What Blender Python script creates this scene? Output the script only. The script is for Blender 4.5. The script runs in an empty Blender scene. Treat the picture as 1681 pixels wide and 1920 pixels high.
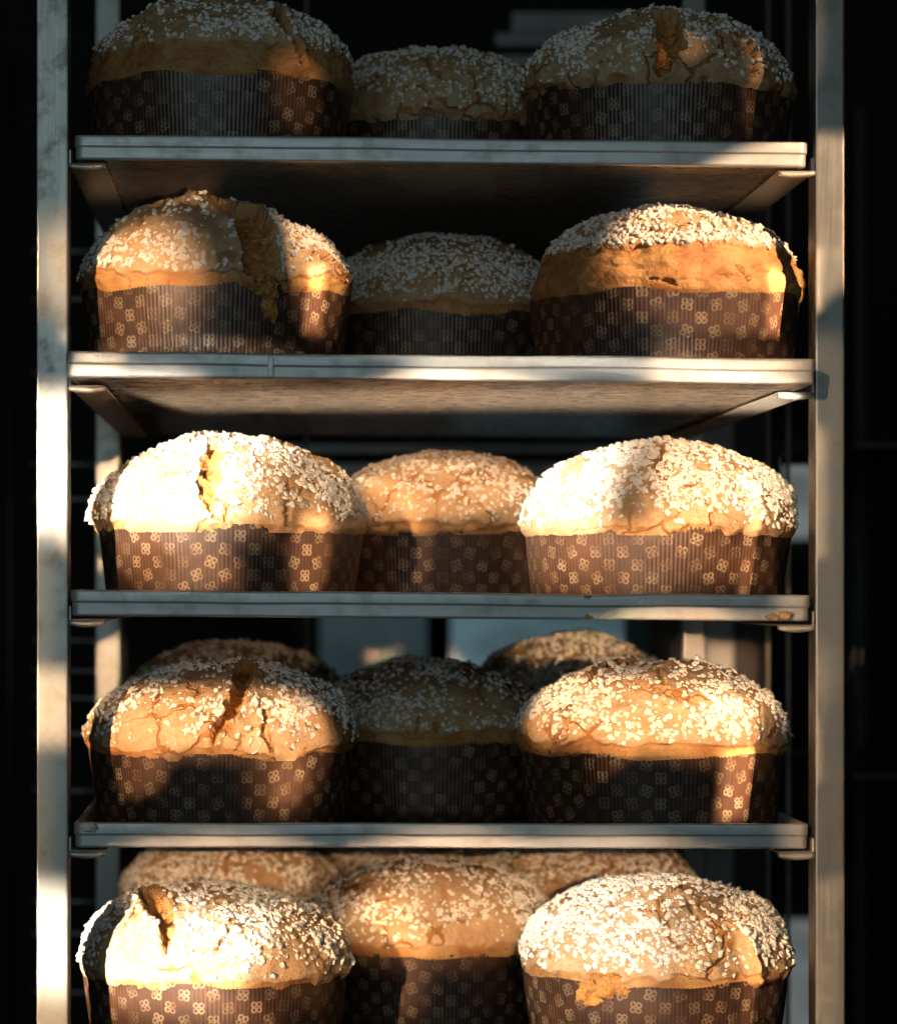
import bpy, bmesh, math
import numpy as np
from mathutils import Vector, Matrix

# ------------------------------------------------------------------ camera
SC = bpy.context.scene
COL = SC.collection
FPX, VX, VY, D0, ZC = 5173.0, 521.0, 1100.0, 2.22, 1.30     # focal length in photo pixels, vanishing point, distance, eye height


def W(px, py, y):
    d = D0 + y
    return Vector(((px - VX) / FPX * d, y, ZC - (py - VY) / FPX * d))


cam = bpy.data.cameras.new('camera')
camo = bpy.data.objects.new('camera', cam)
COL.objects.link(camo)
camo.location = (0, -D0, ZC)
camo.rotation_euler = (math.radians(90), 0, 0)
cam.sensor_fit = 'HORIZONTAL'
cam.sensor_width = 36
cam.lens = 36 * FPX / 1681
cam.shift_x = (840.5 - VX) / 1681
cam.shift_y = (VY - 960) / 1681
cam.clip_end = 50
cam.dof.use_dof = True
cam.dof.focus_distance = D0 + 0.05
cam.dof.aperture_fstop = 4.8
SC.camera = camo

# ------------------------------------------------------------------ world and lamps
wd = bpy.data.worlds.new('World')
SC.world = wd
wd.use_nodes = True
bg = wd.node_tree.nodes['Background']
bg.inputs[0].default_value = (0.85, 0.75, 0.62, 1)
bg.inputs[1].default_value = 0.010
SC.view_settings.view_transform = 'Standard'
SC.view_settings.look = 'None'
SC.view_settings.exposure = 0
SC.view_settings.gamma = 1


def beam(name, x0, x1, y0, y1, az, el, E, col, spread, dist, depth, roll, rnd):
    """A collimated lamp whose beam covers a given region of the rack; az > 0 comes from the left."""
    c = W((x0 + x1) / 2, (y0 + y1) / 2, depth)
    a, e = math.radians(az), math.radians(el)
    to = Vector((-math.sin(a) * math.cos(e), -math.cos(a) * math.cos(e), math.sin(e)))
    wx = (x1 - x0) / FPX * (D0 + depth) * math.cos(a)
    wz = (y1 - y0) / FPX * (D0 + depth) * math.cos(e)
    l = bpy.data.lights.new(name, 'AREA')
    l.shape = 'ELLIPSE' if rnd else 'RECTANGLE'
    l.size, l.size_y = wx, wz
    l.spread = max(math.radians(0.5), 2 * math.atan(min(spread, 0.30 * min(wx, wz)) / dist))     # spread: widest soft edge in metres
    l.energy = E * wx * wz * (math.pi / 4 if rnd else 1)
    l.color = col
    o = bpy.data.objects.new(name, l)
    COL.objects.link(o)
    o.location = c + to * dist
    o.rotation_euler = (to.to_track_quat('Z', 'Y').to_matrix() @ Matrix.Rotation(math.radians(roll), 3, 'Z')).to_euler()
    return o


WARM = (1.0, 0.63, 0.36)
HOT = (1.0, 0.81, 0.63)
L, S = (25, 11), (-42, 24)          # low sun from the front left, and its reflection from the right
BEAMS = [  # x0, x1, y0, y1 on the rack, direction, strength, colour, roll, round
    ('third_row_left', 30, 470, 785, 1005, L, 25, HOT, 4, 0), ('third_row_left_side', 470, 640, 800, 1030, L, 4, WARM, 8, 1),
    ('third_row_left_paper', 170, 470, 1000, 1110, L, 9, WARM, -6, 1), ('third_row_middle', 650, 1010, 840, 975, (3, 9), 4.2, WARM, 3, 1),  # third_row_middle: added frontal lamp that brightens the loaf set back
    ('third_row_right', 860, 1130, 780, 1040, L, 15, HOT, -4, 0), ('third_row_right_side', 1230, 1480, 790, 1090, L, 5.5, WARM, 5, 1),
    ('third_row_right_paper', 950, 1420, 990, 1115, L, 7, WARM, 6, 1),
    ('fourth_row_left', 60, 530, 1285, 1415, L, 8, WARM, 2, 0), ('fourth_row_right', 960, 1420, 1265, 1405, L, 8, WARM, -5, 0),
    ('fourth_row_left_paper', 190, 330, 1410, 1490, L, 5, WARM, 20, 1),
    ('fifth_row_left', 30, 470, 1695, 1880, L, 23, HOT, -3, 0), ('fifth_row_left_side', 470, 640, 1640, 1890, L, 5, WARM, 5, 1),
    ('fifth_row_left_paper', 60, 520, 1850, 1990, L, 7, WARM, 0, 0), ('fifth_row_middle', 630, 1020, 1620, 1805, (3, 10), 4.2, WARM, 4, 1),  # fifth_row_middle is an added lamp from the front, off the sun's direction
    ('fifth_row_right', 900, 1260, 1630, 1900, L, 7, HOT, 6, 0), ('fifth_row_right_side', 1280, 1490, 1640, 1920, L, 5, WARM, 3, 1),
    ('fifth_row_right_paper', 960, 1400, 1860, 1990, L, 2.5, WARM, 3, 1),
    ('left_post', 20, 150, 1000, 1720, L, 0.9, WARM, 0, 0), ('right_post', 1500, 1640, 660, 2000, L, 2.4, WARM, 0, 0),
    ('second_row_left', 135, 450, 440, 660, (30, 9), 6.5, WARM, -14, 1),
    ('second_row_right', 1040, 1590, 345, 685, S, 8, WARM, 0, 1), ('second_row_left_side', 480, 670, 400, 640, S, 5, WARM, 5, 1), ('second_row_left_streak', 520, 580, 535, 650, S, 18, WARM, 0, 0), ('second_row_right_streak', 1365, 1430, 545, 660, S, 20, WARM, 0, 0),
    ('second_tray_edge', 170, 1500, 703, 722, L, 5, HOT, 0, 0),
    ('third_row_left_streak', 535, 655, 960, 1110, S, 9, WARM, 0, 1), ('third_row_right_streak', 1380, 1440, 870, 1110, S, 8, WARM, 0, 0),
    ('fourth_row_left_streak', 440, 650, 1300, 1520, S, 5, WARM, -10, 1), ('fourth_row_right_streak', 1325, 1420, 1415, 1535, S, 24, WARM, 0, 0), ('fourth_row_right_side', 1290, 1450, 1270, 1420, S, 4, WARM, 0, 1), ('fourth_row_left_glint', 490, 590, 1420, 1510, S, 9, WARM, -15, 1),
    ('fourth_row_right_patch', 1060, 1160, 1405, 1470, S, 5, WARM, 30, 1), ('fourth_row_right_back', 960, 1230, 1170, 1250, (-2, 2), 2.6, WARM, 0, 1), ('fifth_row_middle_back', 620, 960, 1585, 1650, (1, 6), 1.0, WARM, 0, 1), ('fifth_row_left_back', 230, 620, 1585, 1700, (0, 6), 2.6, WARM, 0, 1), ('fifth_row_right_back', 900, 1300, 1585, 1690, (4, 6), 2.0, WARM, 0, 1),  # the ones ending in back are lamps added to brighten rear loaves
    ('fourth_row_left_back', 270, 600, 1195, 1260, (0, 2), 0.3, WARM, 0, 1), ('right_rear_post', 1262, 1440, 800, 1060, (9, 2), 4.0, WARM, 0, 0), ('right_rear_post_low', 1262, 1440, 1195, 1330, (9, 2), 3.0, WARM, 0, 0), ('left_rear_post', 170, 235, 800, 1060, (-3, 2), 1.6, WARM, 0, 0), ('left_rear_post_low', 170, 235, 1195, 1330, (-3, 2), 1.2, WARM, 0, 0),  # added frontal lamps that lift a rear loaf and the rear posts
    ('fifth_row_right_streak', 1380, 1470, 1700, 1990, S, 5, WARM, 0, 0),
    ('second_tray_underside', 215, 1480, 732, 800, (8, -7), 38, HOT, 0, 0), ('top_tray_underside', 1230, 1480, 335, 385, (5, -9), 5, WARM, 0, 0), ('top_tray_underside_left', 170, 420, 325, 375, (-5, -9), 3.5, WARM, 0, 0),  # lamps added below the trays' level to lighten their undersides
    ('top_row_left_streak', 490, 640, 90, 240, S, 1.1, WARM, 25, 1), ('top_row_right_streak', 1375, 1440, 60, 240, S, 1.3, WARM, 0, 1),
    ('top_row_right_spot', 1200, 1290, 80, 150, S, 0.8, WARM, 0, 1),
]
for nm, x0, x1, y0, y1, (az, el), E, colr, roll, rnd_ in BEAMS:  # each lit patch gets its own added area lamp
    beam('patch_lamp_' + nm, x0, x1, y0, y1, az, el, 1.2 * E, colr, 0.010 if nm == 'second_row_right' else 0.035, (2.9 if abs(az) < 20 else 2.4 if az > 0 else 1.6), 0.45 if nm.endswith('back') else 0.70 if 'rear' in nm or 'neighbour' in nm else 0.22 if nm.endswith('middle') else 0.04, roll, rnd_)

fl = bpy.data.lights.new('window_fill', 'AREA')
fl.shape = 'RECTANGLE'
fl.size, fl.size_y = 2.6, 1.8
fl.energy = 18.5
fl.color = (0.70, 0.93, 1.0)
flo = bpy.data.objects.new('window_fill', fl)
COL.objects.link(flo)
flo.location = (-0.5, -3.7, 1.85)
flo.rotation_euler = (Vector((-0.5, -3.7, 1.85)) - Vector((0.15, 0, 1.35))).to_track_quat('Z', 'Y').to_euler()

# ------------------------------------------------------------------ helpers
rng = np.random.default_rng(11)
PERM = rng.permutation(256)
VAL = rng.random(256) * 2 - 1


def vnoise(p):
    i = np.floor(p).astype(np.int64)
    f = p - i
    f = f * f * (3 - 2 * f)
    out = 0
    for dx in (0, 1):
        for dy in (0, 1):
            for dz in (0, 1):
                h = PERM[(PERM[(PERM[(i[:, 0] + dx) & 255] + i[:, 1] + dy) & 255] + i[:, 2] + dz) & 255]
                w = (f[:, 0] if dx else 1 - f[:, 0]) * (f[:, 1] if dy else 1 - f[:, 1]) * (f[:, 2] if dz else 1 - f[:, 2])
                out = out + VAL[h] * w
    return out


def fbm(p, scale, seed, octv=3):
    o, a, s = 0, 1.0, scale
    for k in range(octv):
        o = o + a * vnoise(p * s + seed * 17.31 + k * 5.7)
        a *= 0.5
        s *= 2.03
    return o


def sstep(a, b, x):
    t = np.clip((x - a) / (b - a), 0, 1)
    return t * t * (3 - 2 * t)


def np_mesh(name, v, quads=None, tris=None, smooth=True):
    m = bpy.data.meshes.new(name)
    nq = 0 if quads is None else len(quads)
    nt = 0 if tris is None else len(tris)
    m.vertices.add(len(v))
    m.vertices.foreach_set('co', np.ascontiguousarray(v, dtype=np.float32).ravel())
    loops = np.concatenate([x for x in (None if not nq else quads.ravel(), None if not nt else tris.ravel()) if x is not None])
    m.loops.add(len(loops))
    m.loops.foreach_set('vertex_index', loops.astype(np.int32))
    m.polygons.add(nq + nt)
    st = np.concatenate([np.arange(nq) * 4, nq * 4 + np.arange(nt) * 3]).astype(np.int32)
    m.polygons.foreach_set('loop_start', st)
    m.polygons.foreach_set('use_smooth', np.full(nq + nt, smooth))
    m.update(calc_edges=True)
    return m


def link(name, mesh, mat, parent=None):
    o = bpy.data.objects.new(name, mesh)
    COL.objects.link(o)
    if mat is not None and not mesh.materials:
        mesh.materials.append(mat)
    o.parent = parent
    return o


def thing(name, label, cat, loc=(0, 0, 0), group=None):
    o = bpy.data.objects.new(name, None)
    o.empty_display_size = 0.02
    COL.objects.link(o)
    o.location = loc
    tag(o, label, cat, group)
    return o


def tag(o, label, cat, group=None):
    o['label'] = label
    o['category'] = cat
    if group:
        o['group'] = group
    return o


def box_mesh(name, a, b, bev=0.0015, seg=2):
    bm = bmesh.new()
    bmesh.ops.create_cube(bm, size=1)
    for v in bm.verts:
        v.co = Vector([(a[k] + b[k]) / 2 + v.co[k] * (b[k] - a[k]) for k in range(3)])
    if bev:
        bmesh.ops.bevel(bm, geom=bm.edges[:], offset=bev, segments=seg, affect='EDGES', profile=0.6)
    m = bpy.data.meshes.new(name)
    bm.to_mesh(m)
    bm.free()
    return m


def prism_mesh(name, prof, y0, y1, bev=0):
    """Profile in x,z swept along y."""
    bm = bmesh.new()
    A = [bm.verts.new((x, y0, z)) for x, z in prof]
    B = [bm.verts.new((x, y1, z)) for x, z in prof]
    n = len(prof)
    for i in range(n):
        bm.faces.new((A[i], A[(i + 1) % n], B[(i + 1) % n], B[i]))
    bm.faces.new(A[::-1])
    bm.faces.new(B)
    bmesh.ops.recalc_face_normals(bm, faces=bm.faces[:])
    m = bpy.data.meshes.new(name)
    bm.to_mesh(m)
    bm.free()
    return m


def rod_mesh(name, p, q, r, n=10):
    p, q = Vector(p), Vector(q)
    bm = bmesh.new()
    bmesh.ops.create_cone(bm, cap_ends=True, segments=n, radius1=r, radius2=r, depth=(q - p).length)
    M = Matrix.Translation((p + q) / 2) @ (q - p).to_track_quat('Z', 'Y').to_matrix().to_4x4()
    bm.transform(M)
    m = bpy.data.meshes.new(name)
    bm.to_mesh(m)
    bm.free()
    for f in m.polygons:
        f.use_smooth = True
    return m


# ------------------------------------------------------------------ materials
class NT:
    def __init__(s, name):
        s.m = bpy.data.materials.new(name)
        s.m.use_nodes = True
        s.t = s.m.node_tree
        s.p = s.t.nodes['Principled BSDF']

    def n(s, typ, **kw):
        nd = s.t.nodes.new(typ)
        for k, v in kw.items():
            setattr(nd, k, v)
        return nd

    def put(s, sock, v):
        if isinstance(v, bpy.types.NodeSocket):
            s.t.links.new(v, sock)
        else:
            sock.default_value = v

    def math(s, op, a, b=None, c=None, clamp=False):
        nd = s.n('ShaderNodeMath', operation=op, use_clamp=clamp)
        for i, v in enumerate((a, b, c)):
            if v is not None:
                s.put(nd.inputs[i], v)
        return nd.outputs[0]

    def mix(s, f, a, b):
        nd = s.n('ShaderNodeMix', data_type='RGBA')
        s.put(nd.inputs[0], f)
        s.put(nd.inputs[6], a if isinstance(a, bpy.types.NodeSocket) else (*a, 1))
        s.put(nd.inputs[7], b if isinstance(b, bpy.types.NodeSocket) else (*b, 1))
        return nd.outputs[2]

    def noise(s, vec, scale, detail=3, rough=0.5):
        nd = s.n('ShaderNodeTexNoise')
        s.put(nd.inputs['Vector'], vec)
        nd.inputs['Scale'].default_value = scale
        nd.inputs['Detail'].default_value = detail
        nd.inputs['Roughness'].default_value = rough
        return nd.outputs['Fac']

    def ramp(s, v, a, b, lo=0.0, hi=1.0):
        nd = s.n('ShaderNodeMapRange')
        nd.interpolation_type = 'SMOOTHSTEP'
        s.put(nd.inputs[0], v)
        for i, x in enumerate((a, b, lo, hi)):
            nd.inputs[i + 1].default_value = x
        return nd.outputs[0]

    def co(s, out='Object'):
        return s.n('ShaderNodeTexCoord').outputs[out]

    def scale(s, vec, sc):
        nd = s.n('ShaderNodeMapping')
        s.put(nd.inputs[0], vec)
        nd.inputs['Scale'].default_value = sc
        return nd.outputs[0]

    def attr(s, name):
        return s.n('ShaderNodeAttribute', attribute_name=name).outputs['Fac']

    def bump(s, h, dist, strength=1.0):
        nd = s.n('ShaderNodeBump')
        nd.inputs['Strength'].default_value = strength
        nd.inputs['Distance'].default_value = dist
        s.put(nd.inputs['Height'], h)
        s.t.links.new(nd.outputs[0], s.p.inputs['Normal'])

    def set(s, **kw):
        for k, v in kw.items():
            k = k.replace('_', ' ')
            if isinstance(v, tuple) and len(v) == 3:
                v = (*v, 1)
            s.put(s.p.inputs[k], v)
        return s.m


def steel(name, base, rough, streak=(1, 1, 1), grime=0.35, rust=0.6, metal=0.9):
    t = NT(name)
    o = t.co()
    st = t.noise(t.scale(o, streak), 60, 4, 0.6)
    big = t.noise(o, 9, 4, 0.6)
    mid = t.noise(o, 45, 5, 0.65)
    spk = t.ramp(t.noise(o, 230, 3, 0.7), 0.69, 0.75)
    spk = t.math('MULTIPLY', spk, t.ramp(big, 0.48, 0.62))
    spk = t.math('MULTIPLY', spk, rust)
    g = t.math('MULTIPLY', t.ramp(mid, 0.45, 0.75), grime)
    c = t.mix(g, base, tuple(x * y for x, y in zip(base, (0.55, 0.45, 0.33))))
    stn = t.math('MULTIPLY', t.ramp(t.noise(t.scale(o, (1, 1, 0.45)), 30, 5, 0.7), 0.56, 0.72), 0.40 * rust)
    c = t.mix(stn, c, (0.20, 0.14, 0.085))
    c = t.mix(spk, c, (0.09, 0.045, 0.02))
    r = t.math('ADD', t.math('MULTIPLY', st, 0.20), rough - 0.10)
    r = t.math('ADD', r, t.math('MULTIPLY', g, 0.35))
    t.bump(t.math('ADD', t.math('MULTIPLY', st, 0.3), big), 0.0010, 0.15)
    mt = t.math('MULTIPLY', t.math('SUBTRACT', 1.0, spk), metal)
    return t.set(Base_Color=c, Roughness=r, Metallic=mt)


M_post = steel('galvanised_post', (0.26, 0.262, 0.242), 0.36, (7, 7, 0.25), 0.45, 1.0, 0.85)
M_runner = steel('runner_steel', (0.52, 0.48, 0.42), 0.48, (8, 0.4, 8), 0.5, 0.6, 0.6)
M_tray = steel('tray_aluminium', (0.57, 0.58, 0.57), 0.48, (0.3, 6, 6), 0.30, 0.30, 0.55)
M_floor = steel('tray_floor_metal', (0.66, 0.55, 0.43), 0.26, (0.35, 3, 3), 0.6, 0.6, 0.82)


def plain(name, col, rough=0.6, metal=0.0, var=0.3, sc=14):
    t = NT(name)
    n = t.noise(t.co(), sc, 4, 0.6)
    c = t.mix(t.ramp(n, 0.3, 0.7), col, tuple(x * (1 - var) for x in col))
    return t.set(Base_Color=c, Roughness=rough, Metallic=metal)


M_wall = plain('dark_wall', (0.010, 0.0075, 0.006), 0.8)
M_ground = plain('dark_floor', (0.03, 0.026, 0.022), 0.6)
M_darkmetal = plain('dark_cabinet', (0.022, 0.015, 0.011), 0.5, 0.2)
M_backsteel = plain('background_steel', (0.42, 0.42, 0.42), 0.4, 0.6)
M_pale = plain('pale_column', (0.50, 0.50, 0.50), 0.5)


def glow(name, col, s):
    t = NT(name)
    n = t.noise(t.scale(t.co(), (1, 1, 2.5)), 5, 2)
    c = t.mix(t.ramp(n, 0.35, 0.7), col, tuple(x * 0.55 for x in col))
    t.set(Base_Color=(0.02, 0.02, 0.02), Roughness=0.2)
    t.put(t.p.inputs['Emission Color'], c)
    t.p.inputs['Emission Strength'].default_value = s
    return t.m


M_glass = glow('daylit_window_pane', (0.075, 0.13, 0.15), 1.0)
M_glass_fade = glow('faded_daylight_pane', (0.022, 0.036, 0.040), 1.0)  # darker glow colour imitates the teal window's daylight fading to the left
M_glass2 = glow('grey_window_pane', (0.16, 0.18, 0.18), 1.0)


def paper_material():
    t = NT('printed_baking_paper')
    uv = t.n('ShaderNodeUVMap', uv_map='UVMap').outputs[0]
    sp = t.n('ShaderNodeSeparateXYZ')
    t.put(sp.inputs[0], uv)
    U, V = sp.outputs[0], sp.outputs[1]
    PU, PV = 0.0240, 0.0212
    tot = None
    for off in (0.0, 0.5):
        u = t.math('ADD', t.math('DIVIDE', U, PU), off)
        v = t.math('ADD', t.math('DIVIDE', V, PV), off)
        fu, fv = t.math('FLOOR', u), t.math('FLOOR', v)
        x = t.math('MULTIPLY', t.math('SUBTRACT', t.math('SUBTRACT', u, fu), 0.5), PU)
        y = t.math('MULTIPLY', t.math('SUBTRACT', t.math('SUBTRACT', v, fv), 0.5), PV)
        cb = t.n('ShaderNodeCombineXYZ')
        t.put(cb.inputs[0], fu)
        t.put(cb.inputs[1], fv)
        cb.inputs[2].default_value = off * 7
        wn = t.n('ShaderNodeTexWhiteNoise')
        t.put(wn.inputs[0], cb.outputs[0])
        ang = t.math('ADD', t.math('MULTIPLY', wn.outputs[0], 0.9), 0.3)
        ca, sa = t.math('COSINE', ang), t.math('SINE', ang)
        xr = t.math('ABSOLUTE', t.math('SUBTRACT', t.math('MULTIPLY', x, ca), t.math('MULTIPLY', y, sa)))
        yr = t.math('ABSOLUTE', t.math('ADD', t.math('MULTIPLY', x, sa), t.math('MULTIPLY', y, ca)))
        mx, mn = t.math('MAXIMUM', xr, yr), t.math('MINIMUM', xr, yr)
        dx = t.math('SUBTRACT', mx, 0.0032)
        d = t.math('SQRT', t.math('ADD', t.math('MULTIPLY', dx, dx), t.math('MULTIPLY', mn, mn)))
        ring = t.ramp(t.math('ABSOLUTE', t.math('SUBTRACT', d, 0.0019)), 0.0002, 0.0012, 1, 0)
        tot = ring if tot is None else t.math('MAXIMUM', tot, ring)
    o = t.co()
    wear = t.ramp(t.noise(o, 50, 3), 0.30, 0.70, 0.06, 0.46)
    fac = t.math('MULTIPLY', tot, wear)
    n = t.noise(o, 35, 4, 0.6)
    brown = t.mix(t.ramp(n, 0.3, 0.7), (0.062, 0.030, 0.018), (0.038, 0.019, 0.012))
    grease = t.ramp(t.noise(o, 18, 3), 0.5, 0.65)
    brown = t.mix(t.math('MULTIPLY', grease, 0.5), brown, (0.085, 0.038, 0.019))
    c = t.mix(fac, brown, (0.46, 0.37, 0.24))
    t.bump(t.noise(o, 500, 2), 0.0003, 0.4)
    return t.set(Base_Color=c, Roughness=0.40, Specular_IOR_Level=0.55)


def crust_material():
    t = NT('glazed_panettone_crust')
    o = t.co()
    gl, cr = t.attr('glaze'), t.attr('crumb')
    rnd = t.n('ShaderNodeObjectInfo').outputs['Random']
    off = t.n('ShaderNodeVectorMath', operation='ADD')
    t.put(off.inputs[0], o)
    cb = t.n('ShaderNodeCombineXYZ')
    t.put(cb.inputs[0], t.math('MULTIPLY', rnd, 37.0))
    t.put(cb.inputs[1], t.math('MULTIPLY', rnd, 91.0))
    t.put(off.inputs[1], cb.outputs[0])
    o = off.outputs[0]
    n1 = t.noise(o, 26, 5, 0.6)
    n2 = t.noise(o, 120, 4, 0.65)
    n3 = t.noise(o, 420, 3, 0.6)
    # golden brown baked crust
    crust = t.mix(t.ramp(n1, 0.32, 0.66), (0.54, 0.32, 0.125), (0.35, 0.145, 0.045))
    crust = t.mix(t.ramp(n2, 0.55, 0.75), crust, (0.24, 0.085, 0.018))
    # nut glaze with dusting of sugar
    glz = t.mix(t.ramp(n1, 0.30, 0.70), (0.56, 0.395, 0.235), (0.44, 0.27, 0.13))
    glz = t.mix(t.math('MULTIPLY', t.ramp(n2, 0.46, 0.70), 0.40), glz, (0.66, 0.52, 0.35))
    glz = t.mix(t.math('MULTIPLY', t.ramp(n3, 0.54, 0.68), 0.6), glz, (0.33, 0.17, 0.06))
    glz = t.mix(t.math('MULTIPLY', t.ramp(t.noise(o, 55, 4, 0.7), 0.52, 0.72), 0.55), glz, (0.42, 0.20, 0.06))
    # hairline cracks in the glaze
    wv = t.n('ShaderNodeTexNoise')
    t.put(wv.inputs['Vector'], o)
    wv.inputs['Scale'].default_value = 55
    wv.inputs['Detail'].default_value = 4
    ad = t.n('ShaderNodeVectorMath', operation='MULTIPLY_ADD')
    t.put(ad.inputs[0], wv.outputs['Color'])
    ad.inputs[1].default_value = (0.022, 0.022, 0.022)
    t.put(ad.inputs[2], o)
    vo = t.n('ShaderNodeTexVoronoi', feature='DISTANCE_TO_EDGE')
    t.put(vo.inputs['Vector'], ad.outputs[0])
    vo.inputs['Scale'].default_value = 26
    msk = t.ramp(t.noise(o, 14, 2), 0.47, 0.57)
    line = t.math('MULTIPLY', t.ramp(vo.outputs['Distance'], 0.012, 0.050, 1, 0), msk)
    glz = t.mix(line, glz, (0.36, 0.14, 0.03))
    crumb = t.mix(t.ramp(n2, 0.35, 0.65), (0.56, 0.28, 0.080), (0.36, 0.14, 0.032))
    crumb = t.mix(t.math('MULTIPLY', t.ramp(n3, 0.5, 0.7), 0.6), crumb, (0.62, 0.37, 0.13))
    toast = t.math('MULTIPLY', t.ramp(t.noise(o, 17, 4, 0.65), 0.50, 0.68), 0.38)
    glz = t.mix(toast, glz, (0.37, 0.18, 0.065))
    c = t.mix(gl, crust, glz)
    edge = t.math('MULTIPLY', t.math('MULTIPLY', gl, t.math('SUBTRACT', 1.0, gl)), 1.3, clamp=True)
    c = t.mix(edge, c, (0.27, 0.10, 0.022))
    c = t.mix(cr, c, crumb)
    h = t.math('ADD', t.math('MULTIPLY', n2, 0.6), t.math('MULTIPLY', n3, 0.35))
    h = t.math('SUBTRACT', h, t.math('MULTIPLY', t.math('MULTIPLY', line, gl), 0.8))
    h = t.math('ADD', h, t.math('MULTIPLY', t.math('MULTIPLY', cr, n2), 1.6))
    t.bump(h, 0.0032, 0.9)
    r = t.math('ADD', t.math('MULTIPLY', gl, 0.22), 0.50)
    return t.set(Base_Color=c, Roughness=r, Specular_IOR_Level=0.35)


def nib_material():
    t = NT('pearl_sugar')
    n = t.noise(t.co(), 160, 2)
    c = t.mix(t.ramp(n, 0.35, 0.7), (0.86, 0.83, 0.78), (0.74, 0.66, 0.56))
    return t.set(Base_Color=c, Roughness=0.55, Specular_IOR_Level=0.4)


M_paper, M_crust, M_nib = paper_material(), crust_material(), nib_material()

# ------------------------------------------------------------------ setting
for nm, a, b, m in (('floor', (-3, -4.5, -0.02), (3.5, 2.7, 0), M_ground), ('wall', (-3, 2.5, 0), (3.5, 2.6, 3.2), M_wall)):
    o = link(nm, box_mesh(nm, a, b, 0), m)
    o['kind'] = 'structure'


def pxbox(name, x0, x1, y0, y1, d, th, mat, parent=None, bev=0.001):
    a, b = W(x0, y1, d), W(x1, y0, d)
    return link(name, box_mesh(name, (a.x, d, a.z), (b.x, d + th, b.z), bev), mat, parent)


def window(label, x0, x1, y0, y1, mat):
    d = 2.40
    t = thing('window', label, 'window', W((x0 + x1) / 2, y1, d))
    M = t.location.copy()
    for nm, q, m, dd, th in (('pane', (x0, x1, y0, y1), mat, d + 0.02, 0.01),
                             ('frame', (x0 - 40, x0, y0, y1), M_darkmetal, d, 0.05), ('frame', (x1, x1 + 40, y0, y1), M_darkmetal, d, 0.05),
                             ('frame', (x0 - 40, x1 + 40, y0 - 40, y0), M_darkmetal, d, 0.05), ('frame', (x0 - 40, x1 + 40, y1, y1 + 40), M_darkmetal, d, 0.05)):
        o = pxbox(nm, *q, dd, th, m, t)
        o.location = -M


window('blurred teal daylit window low behind the middle of the rack', 845, 1300, 1085, 1330, M_glass)
window('dimmed stretch of the teal window behind the left half of the fourth tray', 600, 800, 1085, 1330, M_glass_fade)
window('narrow grey window pane at the right behind the rack posts', 1470, 1540, 860, 1010, M_glass2)
window('slim pale window strip behind the lowest loaves at the right', 1470, 1540, 1725, 1960, M_glass2)

t = thing('steel_counter', 'blurred steel counter with stacked shelves behind the third tray', 'counter', W(800, 1000, 1.25))
for y0, y1 in ((832, 850), (868, 892), (915, 985)):
    o = pxbox('shelf', 300, 1180, y0, y1, 1.25, 0.3, M_backsteel, t)
    o.location = -t.location
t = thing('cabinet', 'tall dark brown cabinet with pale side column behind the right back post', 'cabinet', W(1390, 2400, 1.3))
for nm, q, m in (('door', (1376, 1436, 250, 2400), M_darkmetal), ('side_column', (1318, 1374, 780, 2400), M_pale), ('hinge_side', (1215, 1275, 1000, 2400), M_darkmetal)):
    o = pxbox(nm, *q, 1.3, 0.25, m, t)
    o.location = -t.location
t = thing('slatted_vent', 'blurred pale slatted vent behind the topmost right loaf', 'vent', W(1050, 110, 1.6))
for k, (x0, x1, y0, y1) in enumerate(((960, 1190, 22, 60), (930, 1060, 62, 84), (900, 1010, 104, 122), (880, 1000, 150, 240))):
    a = pxbox('slat', x0, x1, y0, y1, 1.6, 0.02, M_pale, t)
    a.location = -t.location
t = thing('wire_rack', 'dark wire rack with thin rungs seen past the left posts', 'wire rack', W(140, 2300, 1.0))
for y in (470, 560, 700, 870, 935, 1200, 1257, 1308, 1375, 1482, 1690, 1750, 1860):
    o = link('rung', rod_mesh('rung', W(60, y, 1.0), W(230, y + 2, 1.0), 0.0022), M_backsteel, t)
    o.location = -t.location
for x in (20, 232):
    o = link('upright', rod_mesh('upright', W(x, 100, 1.0), W(x, 2300, 1.0), 0.006), M_darkmetal, t)
    o.location = -t.location

# ------------------------------------------------------------------ rack
TW, TD = 0.592, 0.80
TR = [  # centre px, rim top at left, at right, depth of the front rim
    dict(c=827, l=250, r=265, y=0.0), dict(c=827, l=658, r=671, y=-0.05), dict(c=826, l=1107, r=1117, y=-0.018),
    dict(c=827.5, l=1542, r=1545, y=-0.005), dict(c=827, l=1979, r=1979, y=0.0)]
RIM = 0.0205
for q in TR:
    q['zl'] = W(0, q['l'], q['y']).z - RIM
    q['zr'] = W(0, q['r'], q['y']).z - RIM
    q['x'] = W(q['c'], 0, q['y']).x
    q['tilt'] = math.atan2(q['zl'] - q['zr'], TW)

XL0, XL1 = W(68, 0, 0).x, W(129, 0, 0).x
XR0, XR1 = W(1526, 0, 0).x, W(1583, 0, 0).x
PD = 0.026
rack = thing('bakery_rack', 'tall steel bakery rack with square posts holding five baking trays', 'rack', ((XL0 + XR1) / 2, 0.35, 0))
RL = rack.location.copy()


def rpart(name, mesh, mat, label=None):
    o = link(name, mesh, mat, rack)
    o.location = -RL
    if label:
        o['label'] = label
    return o


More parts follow.
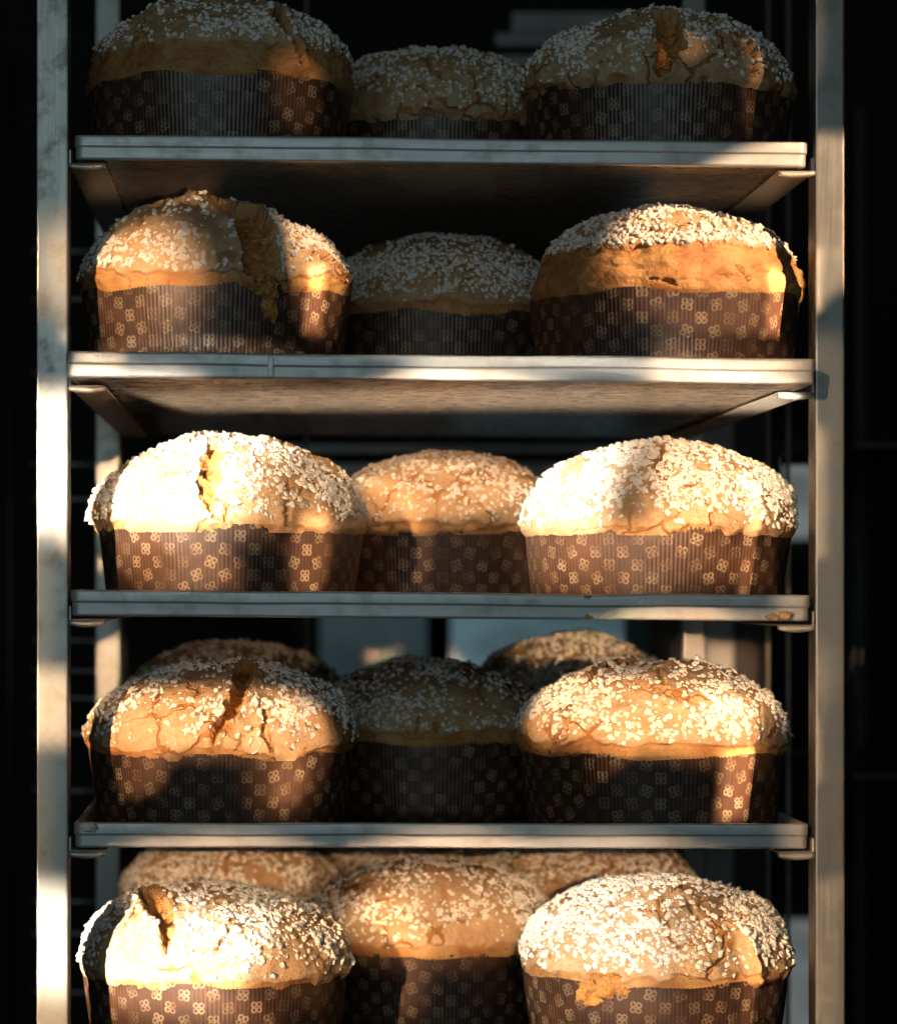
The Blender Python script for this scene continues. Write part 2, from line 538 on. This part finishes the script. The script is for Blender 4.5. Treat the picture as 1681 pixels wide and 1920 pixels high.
YB = 0.72
for x0, x1 in ((XL0, XL1), (XR0, XR1)):
    rpart('post', box_mesh('post', (x0, -0.002, 0.0), (x1, PD, 2.02), 0.0022, 3), M_post)
    rpart('post', box_mesh('post', (x0, YB, 0.0), (x1, YB + PD, 2.02), 0.0022, 3), M_post)
for z in (0.12, 2.0):
    for y in (0.0, YB):
        rpart('crossbar', box_mesh('crossbar', (XL1, y + 0.002, z), (XR0, y + 0.022, z + 0.02), 0.0015), M_post)
    for x0, x1 in ((XL0, XL1), (XR0, XR1)):
        rpart('side_bar', box_mesh('side_bar', (x0 + 0.003, PD, z), (x1 - 0.003, YB, z + 0.02), 0.0015), M_post)
for x in (575, 1441, 1479):
    p = W(x, 0, 0.76).x
    rpart('back_stop_rod', rod_mesh('back_stop_rod', (p, 0.765, 0.13), (p, 0.765, 2.0), 0.0020), M_runner)

for q in TR:
    for s in (-1, 1):
        z = (q['zl'] if s < 0 else q['zr']) - 0.0042
        xo = XL1 if s < 0 else XR0
        i = -s
        # angle runner: flange under the tray, upstand along the posts, rolled front lip
        w = 0.029
        f = [(xo, z), (xo + i * w, z), (xo + i * w, z + 0.0014), (xo + i * 0.0014, z + 0.0014), (xo + i * 0.0014, z + 0.012), (xo, z + 0.012)]
        run = rpart('tray_runner', prism_mesh('tray_runner', f, 0.003, YB + PD), M_runner)
        n = 9
        bm = bmesh.new()
        rows = []
        for k in range(n + 1):           # lip: crescent that hangs from the front end of the flange
            u = k / n
            x = xo + i * w * u
            sag = 0.0028 + 0.0022 * math.sin(math.pi * u) ** 0.7
            rows.append([bm.verts.new((x, 0.0032, z + 0.0012)), bm.verts.new((x, -0.0015, z + 0.0008)), bm.verts.new((x, -0.003, z - sag * 0.55)),
                         bm.verts.new((x, -0.001, z - sag)), bm.verts.new((x, 0.004, z - sag * 0.9)), bm.verts.new((x, 0.006, z - 0.0002))])
        for k in range(n):
            for j in range(6):
                bm.faces.new((rows[k][j], rows[k + 1][j], rows[k + 1][(j + 1) % 6], rows[k][(j + 1) % 6]))
        bm.faces.new(rows[0])
        bm.faces.new(rows[-1][::-1])
        bmesh.ops.recalc_face_normals(bm, faces=bm.faces[:])
        m = bpy.data.meshes.new('front_lip')
        bm.to_mesh(m)
        bm.free()
        for p in m.polygons:
            p.use_smooth = True
        link('front_lip', m, M_runner, run)


# ------------------------------------------------------------------ trays
def tray_path():
    r, pts = 0.0040, []
    hx, y0, y1 = TW / 2 - 0.004, 0.004, TD - 0.004
    for cx, cy, a0 in ((hx - r, y0 + r, -90), (hx - r, y1 - r, 0), (-hx + r, y1 - r, 90), (-hx + r, y0 + r, 180)):
        for k in range(7):
            a = math.radians(a0 + 90 * k / 6)
            pts.append(((cx + r * math.cos(a), cy + r * math.sin(a)), (math.cos(a), math.sin(a))))
    # straight runs get extra points so that the rim can be a little dented
    out = []
    for k in range(len(pts)):
        a, b = pts[k], pts[(k + 1) % len(pts)]
        out.append(a)
        L = math.hypot(b[0][0] - a[0][0], b[0][1] - a[0][1])
        m = int(L / 0.02)
        for j in range(1, m):
            u = j / m
            out.append(((a[0][0] * (1 - u) + b[0][0] * u, a[0][1] * (1 - u) + b[0][1] * u), a[1]))
    return out


PROF = [(-0.0039, 0.0016), (-0.0037, 0.0024), (-0.0035, 0.006), (-0.0032, 0.0180), (-0.0022, 0.0202), (0.0012, 0.0205), (0.0028, 0.0202), (0.0035, 0.0192), (0.0036, 0.0180),
        (0.0036, 0.0120), (0.0035, 0.0113), (0.0030, 0.0109), (0.0026, 0.0103), (0.0025, 0.0096), (0.0025, 0.0024), (0.0024, 0.0012), (0.0016, 0.0003), (0.0002, 0.0), (-0.003, 0.0), (-0.0039, 0.0003)]
tray_words = ['topmost baking tray, its whole rim in cool shade', 'second baking tray from the top, pulled forward, with stained rim and lit underside',
              'third baking tray from the top with golden crumbs at its right corner', 'fourth baking tray from the top, bluish grey rim with chipped left corner',
              'lowest baking tray, cut off below the frame under the bottom loaves']
for k, q in enumerate(TR):
    path = tray_path()
    n, m = len(path), len(PROF)
    v = np.zeros((n, m, 3))
    for i, ((x, y), (nx, ny)) in enumerate(path):
        for j, (o_, z) in enumerate(PROF):
            v[i, j] = (x + nx * o_, y + ny * o_, z)
    fl_ = v.reshape(-1, 3)
    dent = fbm(fl_, 7, 3 + k, 2)
    fl_[:, 1] += dent * 0.0013
    fl_[:, 2] += fbm(fl_, 9, 40 + k, 2) * 0.0011 * (fl_[:, 2] > 0.004)
    ii = np.arange(n)
    Q = []
    for j in range(m - 1):
        Q.append(np.stack([ii * m + j, ii * m + j + 1, ((ii + 1) % n) * m + j + 1, ((ii + 1) % n) * m + j], 1))
    rim = np_mesh('tray_rim', fl_, np.concatenate(Q), None)
    t = thing('baking_tray', tray_words[k], 'tray', (q['x'], q['y'], (q['zl'] + q['zr']) / 2), 'baking trays on the rack')
    t.rotation_euler = (0, q['tilt'], 0)
    link('tray_rim', rim, M_tray, t)
    h = TW / 2 - 0.0076
    link('tray_floor', box_mesh('tray_floor', (-h, 0.0076, 0.0002), (h, TD - 0.0076, 0.0017), 0), M_floor, t)
    if k == 1:   # folded seam clip on the stained rim
        x = (510 - q['c']) / FPX * (D0 + q['y'])
        o = link('rim_seam', box_mesh('rim_seam', (x - 0.0035, -0.0022, 0.0015), (x + 0.0010, 0.0008, 0.0175), 0.0006), M_tray, t)


# ------------------------------------------------------------------ loaves
def ico(sub):
    bm = bmesh.new()
    bmesh.ops.create_icosphere(bm, subdivisions=sub, radius=1)
    v = np.array([x.co[:] for x in bm.verts])
    f = np.array([[x.index for x in p.verts] for p in bm.faces])
    bm.free()
    return v, f


ICO1, ICO2 = ico(1), ico(2)
PAPER = {}


def paper_mesh(R, hp):
    """Pleated mould, tapering downwards, with a base disc."""
    nr, rows = 196, 8
    na = nr * 4
    th = np.arange(na) / na * 2 * np.pi
    v, uvs = [], []
    prof = np.array([0.0, 1.0, 0.0, -1.0])[np.arange(na) % 4] * 0.00025
    for j in range(rows):
        u = (j / (rows - 2) * 0.985) if j < rows - 1 else 1.0
        r = R * (0.915 + 0.085 * u ** 0.9) + prof * (0.25 if j == rows - 1 else 1) + 0.0008 * np.sin(5 * th + 1.3) * u + 0.0006 * np.sin(9 * th + u * 3)
        wz = (0.0007 * np.sin(3 * th + 0.6) + 0.0005 * np.sin(7 * th)) * u
        v.append(np.stack([r * np.cos(th), r * np.sin(th), 0.0004 + hp * u + wz], 1))
    inner = R * 0.990 + prof * 0
    v.append(np.stack([inner * np.cos(th), inner * np.sin(th), hp - 0.0006 + wz], 1))
    v.append(np.stack([inner * 0.985 * np.cos(th), inner * 0.985 * np.sin(th), np.full(na, hp - 0.012)], 1))
    nrow = rows + 2
    v = np.concatenate(v + [np.array([[0, 0, 0.0004]])])
    a = np.arange(na)
    b = (a + 1) % na
    Q = np.concatenate([np.stack([j * na + a, j * na + b, (j + 1) * na + b, (j + 1) * na + a], 1) for j in range(nrow - 1)])
    T = np.stack([b, a, np.full(na, nrow * na)], 1)
    m = np_mesh('paper_mould', v, Q, T)
    uv = m.uv_layers.new(name='UVMap')
    idx = np.empty(len(m.loops), dtype=np.int32)
    m.loops.foreach_get('vertex_index', idx)
    ang = (idx % na) / na
    # the seam closes the circle: loops of the last quad column that sit at angle 0 get a full turn
    pol = np.repeat(np.arange(len(Q)), 4)
    last = np.zeros(len(idx), bool)
    last[:len(Q) * 4] = (pol % na == na - 1) & (idx[:len(Q) * 4] % na == 0)
    ang = np.where(last, 1.0, ang)
    circ = round(2 * np.pi * R / 0.0240) * 0.0240
    co = np.stack([ang * circ, np.where(idx < na * nrow, v[idx][:, 2], 0)], 1)
    uv.data.foreach_set('uv', co.astype(np.float32).ravel())
    return m


def proj(p):
    d = D0 + p[:, 1]
    return np.stack([VX + p[:, 0] / d * FPX, VY - (p[:, 2] - ZC) / d * FPX], 1)


def loaf(label, tray, cx, yc, hp=0.0725, H=0.08, R=0.1125, n=2.12, seed=1, cracks=(), band=0.05, bamp=0.06, dens=1.0, hi=True, lean=(0, 0), rand=6, turn=0.0, group=None, blobs=(), at=None):
    """cx: photo pixel of the loaf's axis. cracks: (points (px,py,half width px), depth, lip) on the front of the dome."""
    name = 'panettone'
    if at is None:
        q = TR[tray]
        X = W(cx, 0, yc).x
        zf = (q['zl'] + q['zr']) / 2 - (X - q['x']) * math.tan(q['tilt']) + 0.0020
        tilt = q['tilt']
    else:
        X, yc, zf = at
        tilt = 0
    root = thing(name, label, 'panettone', (X, yc, zf), group)
    root.rotation_euler = (0, tilt, 0)
    key = (round(hp, 4), R)
    if key not in PAPER:
        PAPER[key] = paper_mesh(R, hp)
    pm = link('paper_mould', PAPER[key], M_paper, root)
    pm.rotation_euler = (0, 0, turn)
    na, nr = (380, 112) if hi else (240, 64)
    th = np.arange(na) / na * 2 * np.pi
    al = (np.arange(1, nr + 1) / nr) ** 0.92 * (np.pi / 2)
    e = 2 / n
    Rr = R * 1.006
    r = Rr * np.sin(al) ** e
    z = H * np.clip(np.cos(al), 0, 1) ** e
    r = np.concatenate([r, [Rr * 0.992, Rr * 0.965]])
    z = np.concatenate([z, [-0.0022, -0.006]])
    nrr = len(r)
    base = np.stack([r[:, None] * np.cos(th), r[:, None] * np.sin(th), np.repeat(z[:, None], na, 1)], 2).reshape(-1, 3)
    base = np.concatenate([base, [[0, 0, H]]])
    # outward direction of the ideal dome
    nn = np.stack([np.sign(base[:, 0]) * np.abs(base[:, 0] / Rr) ** (n - 1) / Rr, np.sign(base[:, 1]) * np.abs(base[:, 1] / Rr) ** (n - 1) / Rr,
                   np.clip(base[:, 2] / H, 0, 1) ** (n - 1) / H], 1)
    nn /= np.linalg.norm(nn, axis=1)[:, None] + 1e-9
    zf_ = np.clip(base[:, 2] / H, 0, 1)
    low = sstep(-0.01, 0.10, base[:, 2] / H)
    disp = fbm(base, 13, seed, 2) * 0.0050 * low + fbm(base, 42, seed + 3, 3) * 0.0021 * (0.3 + 0.7 * low)
    wpos = base + np.array([X, yc, zf + hp])
    pp = proj(wpos)
    face = (nn * (np.array([0, -D0, ZC]) - wpos)).sum(1) > 0
    crumb = np.zeros(len(base))
    ridge = np.zeros(len(base))
    rg = np.random.default_rng(seed * 7 + 1)
    lines = []
    for pts, depth, lip in cracks:
        P, Wd = [], []
        for px, py, w in pts:
            d2 = ((pp - (px, py)) ** 2).sum(1) + np.where(face, 0, 1e9)
            P.append(base[d2.argmin()])
            Wd.append(w / 2200.0)
        lines.append((np.array(P), np.array(Wd), depth, lip))
    for k in range(rand):
        a0, rr0 = rg.uniform(0, 2 * np.pi), rg.uniform(0.05, 0.75)
        p = np.array([math.cos(a0), math.sin(a0)]) * rr0
        hd = rg.uniform(0, 2 * np.pi)
        P, Wd = [], []
        for s in range(rg.integers(4, 8)):
            rad = min(np.hypot(*p), 0.93)
            aa = math.atan2(p[1], p[0])
            P.append([Rr * rad * math.cos(aa), Rr * rad * math.sin(aa), H * (1 - rad ** n) ** (1 / n)])
            Wd.append(rg.uniform(0.0007, 0.0022))
            hd += rg.normal(0, 0.5)
            p = p + np.array([math.cos(hd), math.sin(hd)]) * 0.13
        lines.append((np.array(P), np.array(Wd), rg.uniform(0.003, 0.005), 0.001))
    warp = np.stack([fbm(base, 110, seed + 20 + c, 2) for c in range(3)], 1) * 0.0034
    for P, Wd, depth, lip in lines:
        best = np.full(len(base), 9.0)
        bw = np.full(len(base), 0.001)
        wf = 1.0 if Wd.max() > 0.003 else 0.4
        bb = base + warp * wf
        for a in range(len(P) - 1):
            A, B = P[a], P[a + 1]
            ab = B - A
            tt = np.clip(((bb - A) @ ab) / (ab @ ab + 1e-12), 0, 1)
            d = np.linalg.norm(bb - A - tt[:, None] * ab, axis=1)
            w = Wd[a] * (1 - tt) + Wd[a + 1] * tt
            up = (d - w) < (best - bw)
            best = np.where(up, d, best)
            bw = np.where(up, w, bw)
        s = best / bw
        if depth < 0:
            ridge = np.maximum(ridge, np.exp(-(s / 0.9) ** 2) * -depth)
            continue
        ins = np.clip(1 - s ** 2, 0, 1) ** 0.45
        disp -= depth * ins
        disp += lip * np.exp(-(np.maximum(best - bw, 0) / 0.006) ** 2) * (s > 0.97)
        crumb = np.maximum(crumb, sstep(1.12, 0.85, s))
    disp += ridge
    disp += crumb * (fbm(base, 120, seed + 5, 3) * 0.0020 - np.clip(np.abs(fbm(base, 85, seed + 6, 2)) - 0.15, 0, 1) * 0.0045)
    circ = np.stack([np.cos(np.arctan2(base[:, 1], base[:, 0])), np.sin(np.arctan2(base[:, 1], base[:, 0])), np.zeros(len(base))], 1)
    bnd = band + bamp * fbm(circ, 2.2, seed + 9, 4) + 0.055 * fbm(base, 75, seed + 2, 3)
    glaze = sstep(-0.012, 0.022, zf_ - bnd)
    disp += 0.0026 * glaze * (1 - crumb)
    disp += (1 - glaze) * low * (np.abs(fbm(base * np.array([1, 1, 2.6]), 38, seed + 33, 4)) - 0.3) * 0.0026
    disp += glaze * fbm(base, 130, seed + 30, 3) * 0.0009
    v = base + nn * disp[:, None]
    v[:, 0] += lean[0] * zf_ ** 1.2
    v[:, 1] += lean[1] * zf_ ** 1.2
    v[:, 2] += hp
    a = np.arange(na)
    b = (a + 1) % na
    Q = np.concatenate([np.stack([j * na + b, j * na + a, (j + 1) * na + a, (j + 1) * na + b], 1) for j in range(nrr - 1)])
    T = np.stack([np.full(na, len(base) - 1), a, b], 1)
    m = np_mesh('crust', v, Q, T)
    for nm, val in (('glaze', glaze), ('crumb', crumb)):
        at_ = m.attributes.new(nm, 'FLOAT', 'POINT')
        at_.data.foreach_set('value', val.astype(np.float32))
    link('crust', m, M_crust, root)
    # pearl sugar
    cnt = int((3300 if hi else 2100) * dens)
    rad = np.sqrt(rg.random(cnt * 3))
    # area weighting: more samples towards the steep rim
    rad = np.where(rg.random(cnt * 3) < 0.35, 0.82 + 0.18 * rg.random(cnt * 3), rad)
    aa = rg.random(cnt * 3) * 2 * np.pi
    ring = np.clip(np.searchsorted(r[:nr], rad * Rr), 0, nr - 1)
    idx = ring * na + (aa / (2 * np.pi) * na).astype(int) % na
    cl = 0.62 + 1.0 * fbm(base[idx], 26, seed + 50, 2)
    fade = sstep(0.0, 0.10, zf_[idx] - bnd[idx])
    pr = np.clip(cl, 0.10, 1) * fade * (1 - sstep(0.05, 0.3, crumb[idx]))
    idx = np.unique(idx[rg.random(len(idx)) < pr])
    rg.shuffle(idx)
    idx = idx[:cnt]
    kk = len(idx)
    big = np.sort(rg.random(kk) ** 1.5)[::-1]
    N = nn[idx]
    tv = rg.normal(size=(kk, 3))
    Tn = tv - (tv * N).sum(1)[:, None] * N
    Tn /= np.linalg.norm(Tn, axis=1)[:, None]
    Bn = np.cross(N, Tn)
    sy = 0.00085 + 0.00145 * big * rg.uniform(0.8, 1.15, kk)
    sx = sy * rg.uniform(1.0, 1.85, kk)
    sz = sy * rg.uniform(0.75, 1.1, kk)
    pos = v[idx] + N * (sz * rg.uniform(-0.15, 0.6, kk))[:, None]
    tip = rg.normal(0, 0.3, kk)
    GV, GF, n0 = [], [], 0
    nbig = min(kk, 800) if hi else 0
    for sl, (bv, bf) in ((slice(0, nbig), ICO2), (slice(nbig, kk), ICO1)):
        c = len(sx[sl])
        if not c:
            continue
        Vv = np.sign(bv) * np.abs(bv) ** 0.8
        Vv = Vv[None] * (1 + 0.26 * rg.normal(size=(c, len(bv), 1)).clip(-1.3, 1.3))
        g = pos[sl][:, None, :] + Tn[sl][:, None, :] * (Vv[:, :, 0:1] * sx[sl][:, None, None]) + Bn[sl][:, None, :] * (Vv[:, :, 1:2] * sy[sl][:, None, None]) \
            + N[sl][:, None, :] * (Vv[:, :, 2:3] * sz[sl][:, None, None] + Vv[:, :, 0:1] * (sx * tip)[sl][:, None, None])
        GV.append(g.reshape(-1, 3))
        GF.append((bf[None] + n0 + (np.arange(c) * len(bv))[:, None, None]).reshape(-1, 3))
        n0 += c * len(bv)
    nm_ = np_mesh('sugar_nibs', np.concatenate(GV), None, np.concatenate(GF))
    no = link('sugar_nibs', nm_, M_nib, root)
    no['kind'] = 'stuff'
    # crumb that burst over the edge of the mould
    for px, py, rx, rz in blobs:
        dd = D0 + yc - R
        lx = (px - VX) / FPX * dd - X
        lz = ZC - (py - VY) / FPX * dd - zf
        ly = -math.sqrt(max(R * R - lx * lx, 0)) * (0.93 + 0.07 * min(lz / hp, 1))
        PV, PF, n0 = [], [], 0
        bv2, bf2 = ico(4)
        for j in range(16):
            ox, oz = rg.normal(0, 0.5, 2).clip(-1, 1)
            sc = rg.uniform(0.25, 0.55)
            p = bv2 * np.array([rx, 0.006, rz * rg.uniform(0.6, 1.2)]) * sc
            p = p * (1 + 0.35 * fbm(bv2, 1.7, seed + 70 + j, 3)[:, None] + 0.25 * fbm(bv2, 6, seed + 71 + j, 2)[:, None])
            x = lx + ox * rx
            y = -math.sqrt(max(R * R - x * x, 0)) * (0.925 + 0.075 * min(lz / hp, 1))
            PV.append(p + np.array([x, y, lz + oz * rz * (1 - 0.4 * abs(ox))]))
            PF.append(bf2 + n0)
            n0 += len(bv2)
        p, bf2 = np.concatenate(PV), np.concatenate(PF)
        bm_ = np_mesh('overflow_crumb', p, None, bf2)
        for nm, val in (('glaze', 0), ('crumb', 1)):
            at_ = bm_.attributes.new(nm, 'FLOAT', 'POINT')
            at_.data.foreach_set('value', np.full(len(p), val, dtype=np.float32))
        link('overflow_crumb', bm_, M_crust, root)['label'] = 'orange brown crumb that burst over the paper edge'
    return root


G = 'panettoni on the rack trays'
# --- topmost tray
loaf('shaded panettone at left of the topmost tray with long split at top right', 0, 408, 0.13, 0.0745, 0.076, seed=1, lean=(0.008, 0), band=0.30, dens=0.55, group=G, turn=0.3,
     cracks=[([(492, 8, 12), (512, 40, 13), (545, 80, 11), (562, 118, 5)], 0.012, 0.004)])
loaf('shaded panettone at right of the topmost tray with ragged hole in its top', 0, 1232, 0.13, 0.0735, 0.065, seed=2, band=-0.02, dens=0.8, group=G, turn=1.1,
     cracks=[([(1245, 40, 26), (1255, 85, 24), (1235, 128, 14)], 0.014, 0.003), ([(1350, 50, 5), (1392, 90, 10), (1405, 140, 8)], 0.009, 0.003)])
loaf('dim panettone set back in the middle of the topmost tray', 0, 815, 0.31, 0.0725, 0.073, seed=3, band=0.0, dens=1.0, hi=False, rand=7, group=G, turn=2.0)
# --- second tray
loaf('panettone at left of the second tray, split wide open, crumb dripping over paper', 1, 403, 0.095, 0.077, 0.074, seed=4, lean=(-0.006, 0), band=0.14, dens=0.75, group=G, turn=0.9,
     cracks=[([(405, 378, 30), (455, 400, 48), (482, 445, 36), (480, 490, 32), (512, 545, 16)], 0.010, 0.006), ([(560, 478, 4), (610, 492, 8), (642, 525, 5)], 0.008, 0.003),
             ([(225, 428, 4), (300, 396, 8), (365, 378, 9)], 0.010, 0.004)], blobs=[(505, 565, 0.0055, 0.016), (490, 535, 0.009, 0.008)])
loaf('panettone at right of the second tray with bare golden band below sugared cap', 1, 1245, 0.095, 0.077, 0.072, seed=5, lean=(0.002, -0.003), band=0.44, bamp=0.04, dens=0.95, group=G, turn=1.7,
     cracks=[([(1375, 495, 3), (1392, 512, 5), (1402, 530, 3)], 0.005, 0.002), ([(1215, 520, 3), (1250, 530, 4), (1275, 535, 2)], 0.004, 0.001)])
loaf('shaded panettone set back in the middle of the second tray', 1, 820, 0.27, 0.0755, 0.072, seed=6, band=0.07, dens=1.2, hi=False, rand=3, group=G, turn=0.5)
# --- third tray
loaf('bright panettone at left of the third tray with torn flap on top', 2, 431, 0.13, 0.0725, 0.071, R=0.1125, seed=7, lean=(-0.002, 0), band=-0.03, bamp=0.06, dens=1.15, group=G, turn=2.2,
     cracks=[([(405, 850, 14), (396, 895, 24), (388, 948, 12)], 0.004, 0.002), ([(512, 826, 14), (555, 845, 22), (605, 866, 15)], 0.009, 0.005),
             ([(535, 905, 3), (537, 950, 4), (530, 985, 3)], 0.005, 0.001), ([(428, 945, 3), (420, 985, 4)], 0.005, 0.001)])
loaf('sunlit panettone at the right of the third tray thickly covered in sugar', 2, 1230, 0.13, 0.0725, 0.074, seed=8, lean=(0.004, 0), band=-0.04, bamp=0.06, dens=1.5, group=G, turn=0.1,
     cracks=[([(1228, 826, 6), (1232, 855, 9), (1222, 890, 5), (1216, 930, 3)], 0.008, 0.003), ([(1380, 890, 12), (1408, 945, 12), (1412, 990, 10)], -0.004, 0)])
loaf('tan panettone set back in middle of the third tray with cracked base', 2, 828, 0.31, 0.0725, 0.070, seed=9, band=0.08, dens=0.95, hi=False, rand=5, group=G, turn=1.3,
     cracks=[([(700, 985, 3), (760, 1000, 3), (830, 1003, 3), (900, 990, 3), (960, 985, 3)], 0.004, 0.001)])
# --- fourth tray
loaf('panettone at left of the fourth tray, wide cleft running down from its top', 3, 414, 0.13, 0.0715, 0.070, R=0.1120, seed=10, lean=(0.005, 0), band=0.04, dens=0.8, group=G, turn=0.7,
     cracks=[([(452, 1240, 21), (448, 1270, 20), (434, 1318, 17), (415, 1352, 11), (395, 1392, 6)], 0.009, 0.004), ([(478, 1320, 3), (492, 1345, 5), (488, 1378, 4), (505, 1408, 4)], 0.006, 0.002),
             ([(500, 1335, 2), (555, 1312, 2.5), (612, 1322, 2)], 0.004, 0.001)])
loaf('panettone at right of the fourth tray with lifted flap at its upper left', 3, 1222, 0.13, 0.0715, 0.071, seed=11, lean=(0.003, -0.004), band=0.12, bamp=0.09, dens=0.95, group=G, turn=1.5,
     cracks=[([(1160, 1248, 16), (1118, 1266, 11), (1092, 1300, 4)], 0.011, 0.005), ([(1078, 1325, 3), (1064, 1345, 5), (1068, 1380, 3), (1030, 1408, 3)], 0.006, 0.001),
             ([(1222, 1262, 4), (1240, 1290, 7), (1240, 1318, 4)], 0.008, 0.002), ([(1290, 1250, 4), (1360, 1292, 4), (1400, 1330, 3)], 0.006, 0.002)])
loaf('dark shaded panettone set back in the middle of the fourth tray', 3, 805, 0.31, 0.0715, 0.065, seed=12, band=0.14, dens=0.9, hi=False, rand=9, group=G, turn=0.2)
loaf('dark panettone peeping over the left loaf at the back of the fourth tray', 3, 440, 0.50, 0.0715, 0.080, seed=13, band=0.05, dens=1.0, hi=False, rand=8, group=G, turn=0.4)
loaf('panettone with sunlit sugared top at the right back of the fourth tray', 3, 1075, 0.50, 0.0715, 0.088, seed=14, band=0.05, dens=1.4, hi=False, rand=4, group=G, turn=0.8)
# --- lowest tray
loaf('bright panettone at left of the lowest tray with deep brown gash', 4, 405, 0.13, 0.0725, 0.065, R=0.1125, seed=15, lean=(-0.004, 0), band=-0.01, bamp=0.06, dens=1.1, group=G, turn=1.9,
     cracks=[([(262, 1672, 10), (292, 1690, 22), (318, 1730, 21), (318, 1762, 13), (312, 1798, 6)], 0.009, 0.004), ([(548, 1675, 4), (602, 1715, 7), (632, 1760, 6), (642, 1805, 4)], 0.008, 0.003),
             ([(395, 1660, 5), (428, 1690, 4), (435, 1715, 3)], 0.006, 0.001)])
loaf('panettone at right of the lowest tray, web of cracks and crumb bursting over paper', 4, 1226, 0.13, 0.0725, 0.076, n=2.1, seed=16, lean=(0.006, 0.003), band=0.04, bamp=0.08, dens=1.25, group=G, turn=2.6,
     cracks=[([(1268, 1650, 5), (1262, 1672, 5), (1240, 1692, 5), (1200, 1715, 3)], 0.007, 0.002), ([(1262, 1688, 4), (1290, 1720, 5), (1330, 1750, 6), (1352, 1760, 4)], 0.007, 0.002),
             ([(1280, 1702, 3), (1340, 1690, 5), (1420, 1700, 3)], 0.006, 0.002), ([(1352, 1760, 4), (1348, 1800, 5), (1322, 1822, 4)], 0.007, 0.002),
             ([(1375, 1755, 16), (1408, 1800, 18), (1420, 1845, 14)], -0.007, 0), ([(1110, 1835, 12), (1150, 1842, 14)], 0.006, 0.002)],
     blobs=[(1135, 1852, 0.016, 0.013), (1112, 1868, 0.008, 0.012)])
loaf('tan panettone with branching cracks set back in the middle of the lowest tray', 4, 815, 0.31, 0.0725, 0.070, seed=17, band=0.10, dens=1.0, hi=False, rand=10, group=G, turn=1.0,
     cracks=[([(760, 1735, 3), (790, 1715, 3), (830, 1690, 3), (835, 1660, 3)], 0.005, 0.001), ([(700, 1790, 3), (760, 1800, 3), (850, 1788, 3), (960, 1795, 3)], 0.004, 0.001)])
loaf('cracked dark panettone peeping over the left loaf at the back of the lowest tray', 4, 425, 0.50, 0.0725, 0.082, seed=18, band=0.05, dens=1.2, hi=False, rand=9, group=G, turn=0.4)
loaf('dark sugared panettone at the right back of the lowest tray below the tray rim', 4, 1100, 0.50, 0.0725, 0.082, seed=19, band=0.05, dens=1.3, hi=False, rand=5, group=G, turn=0.9)
loaf('panettone farthest back in the middle of the lowest tray', 4, 760, 0.66, 0.0725, 0.084, seed=20, band=0.05, dens=1.1, hi=False, rand=5, group=G, turn=1.4)

# ------------------------------------------------------------------ rack next door, in the dark
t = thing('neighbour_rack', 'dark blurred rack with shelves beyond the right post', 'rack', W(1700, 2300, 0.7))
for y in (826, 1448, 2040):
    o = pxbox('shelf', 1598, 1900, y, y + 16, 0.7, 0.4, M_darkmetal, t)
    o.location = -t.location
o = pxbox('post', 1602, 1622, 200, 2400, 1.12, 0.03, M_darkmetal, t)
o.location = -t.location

# ------------------------------------------------------------------ crumbs on the metal, and one pale lump as a highlight
M_crumb = plain('loose_crumb', (0.62, 0.42, 0.20), 0.7, 0, 0.5, 400)
crumbs = [('golden crumb stuck at the right corner of the third tray', 1448, 1157, -0.021, 0.0034), ('second golden crumb beside the right corner of the third tray', 1472, 1154, -0.021, 0.0040),
          ('tiny crumb on the lower edge of the third tray', 1104, 1157, -0.021, 0.0022), ('tiny crumb on the upper edge of the third tray before the right loaf', 1101, 1118, -0.0215, 0.0020),
          ('whitish lump as highlight on the chipped left corner of the fourth tray', 168, 1551, -0.008, 0.0050)]  # last entry: pale lump painted as the highlight on the chipped rim
for k, (lb, px, py, y, s) in enumerate(crumbs):
    bv, bf = ico(3)
    p = bv * np.array([1.3, 0.6, 0.8]) * s * (1 + 0.45 * fbm(bv, 2.1, 90 + k, 3)[:, None])
    o = link('crumb', np_mesh('crumb', p, None, bf), M_nib if 'whitish' in lb else M_crumb)
    o.location = W(px, py, y)
    tag(o, lb, 'crumb', 'crumbs stuck on the tray rims')
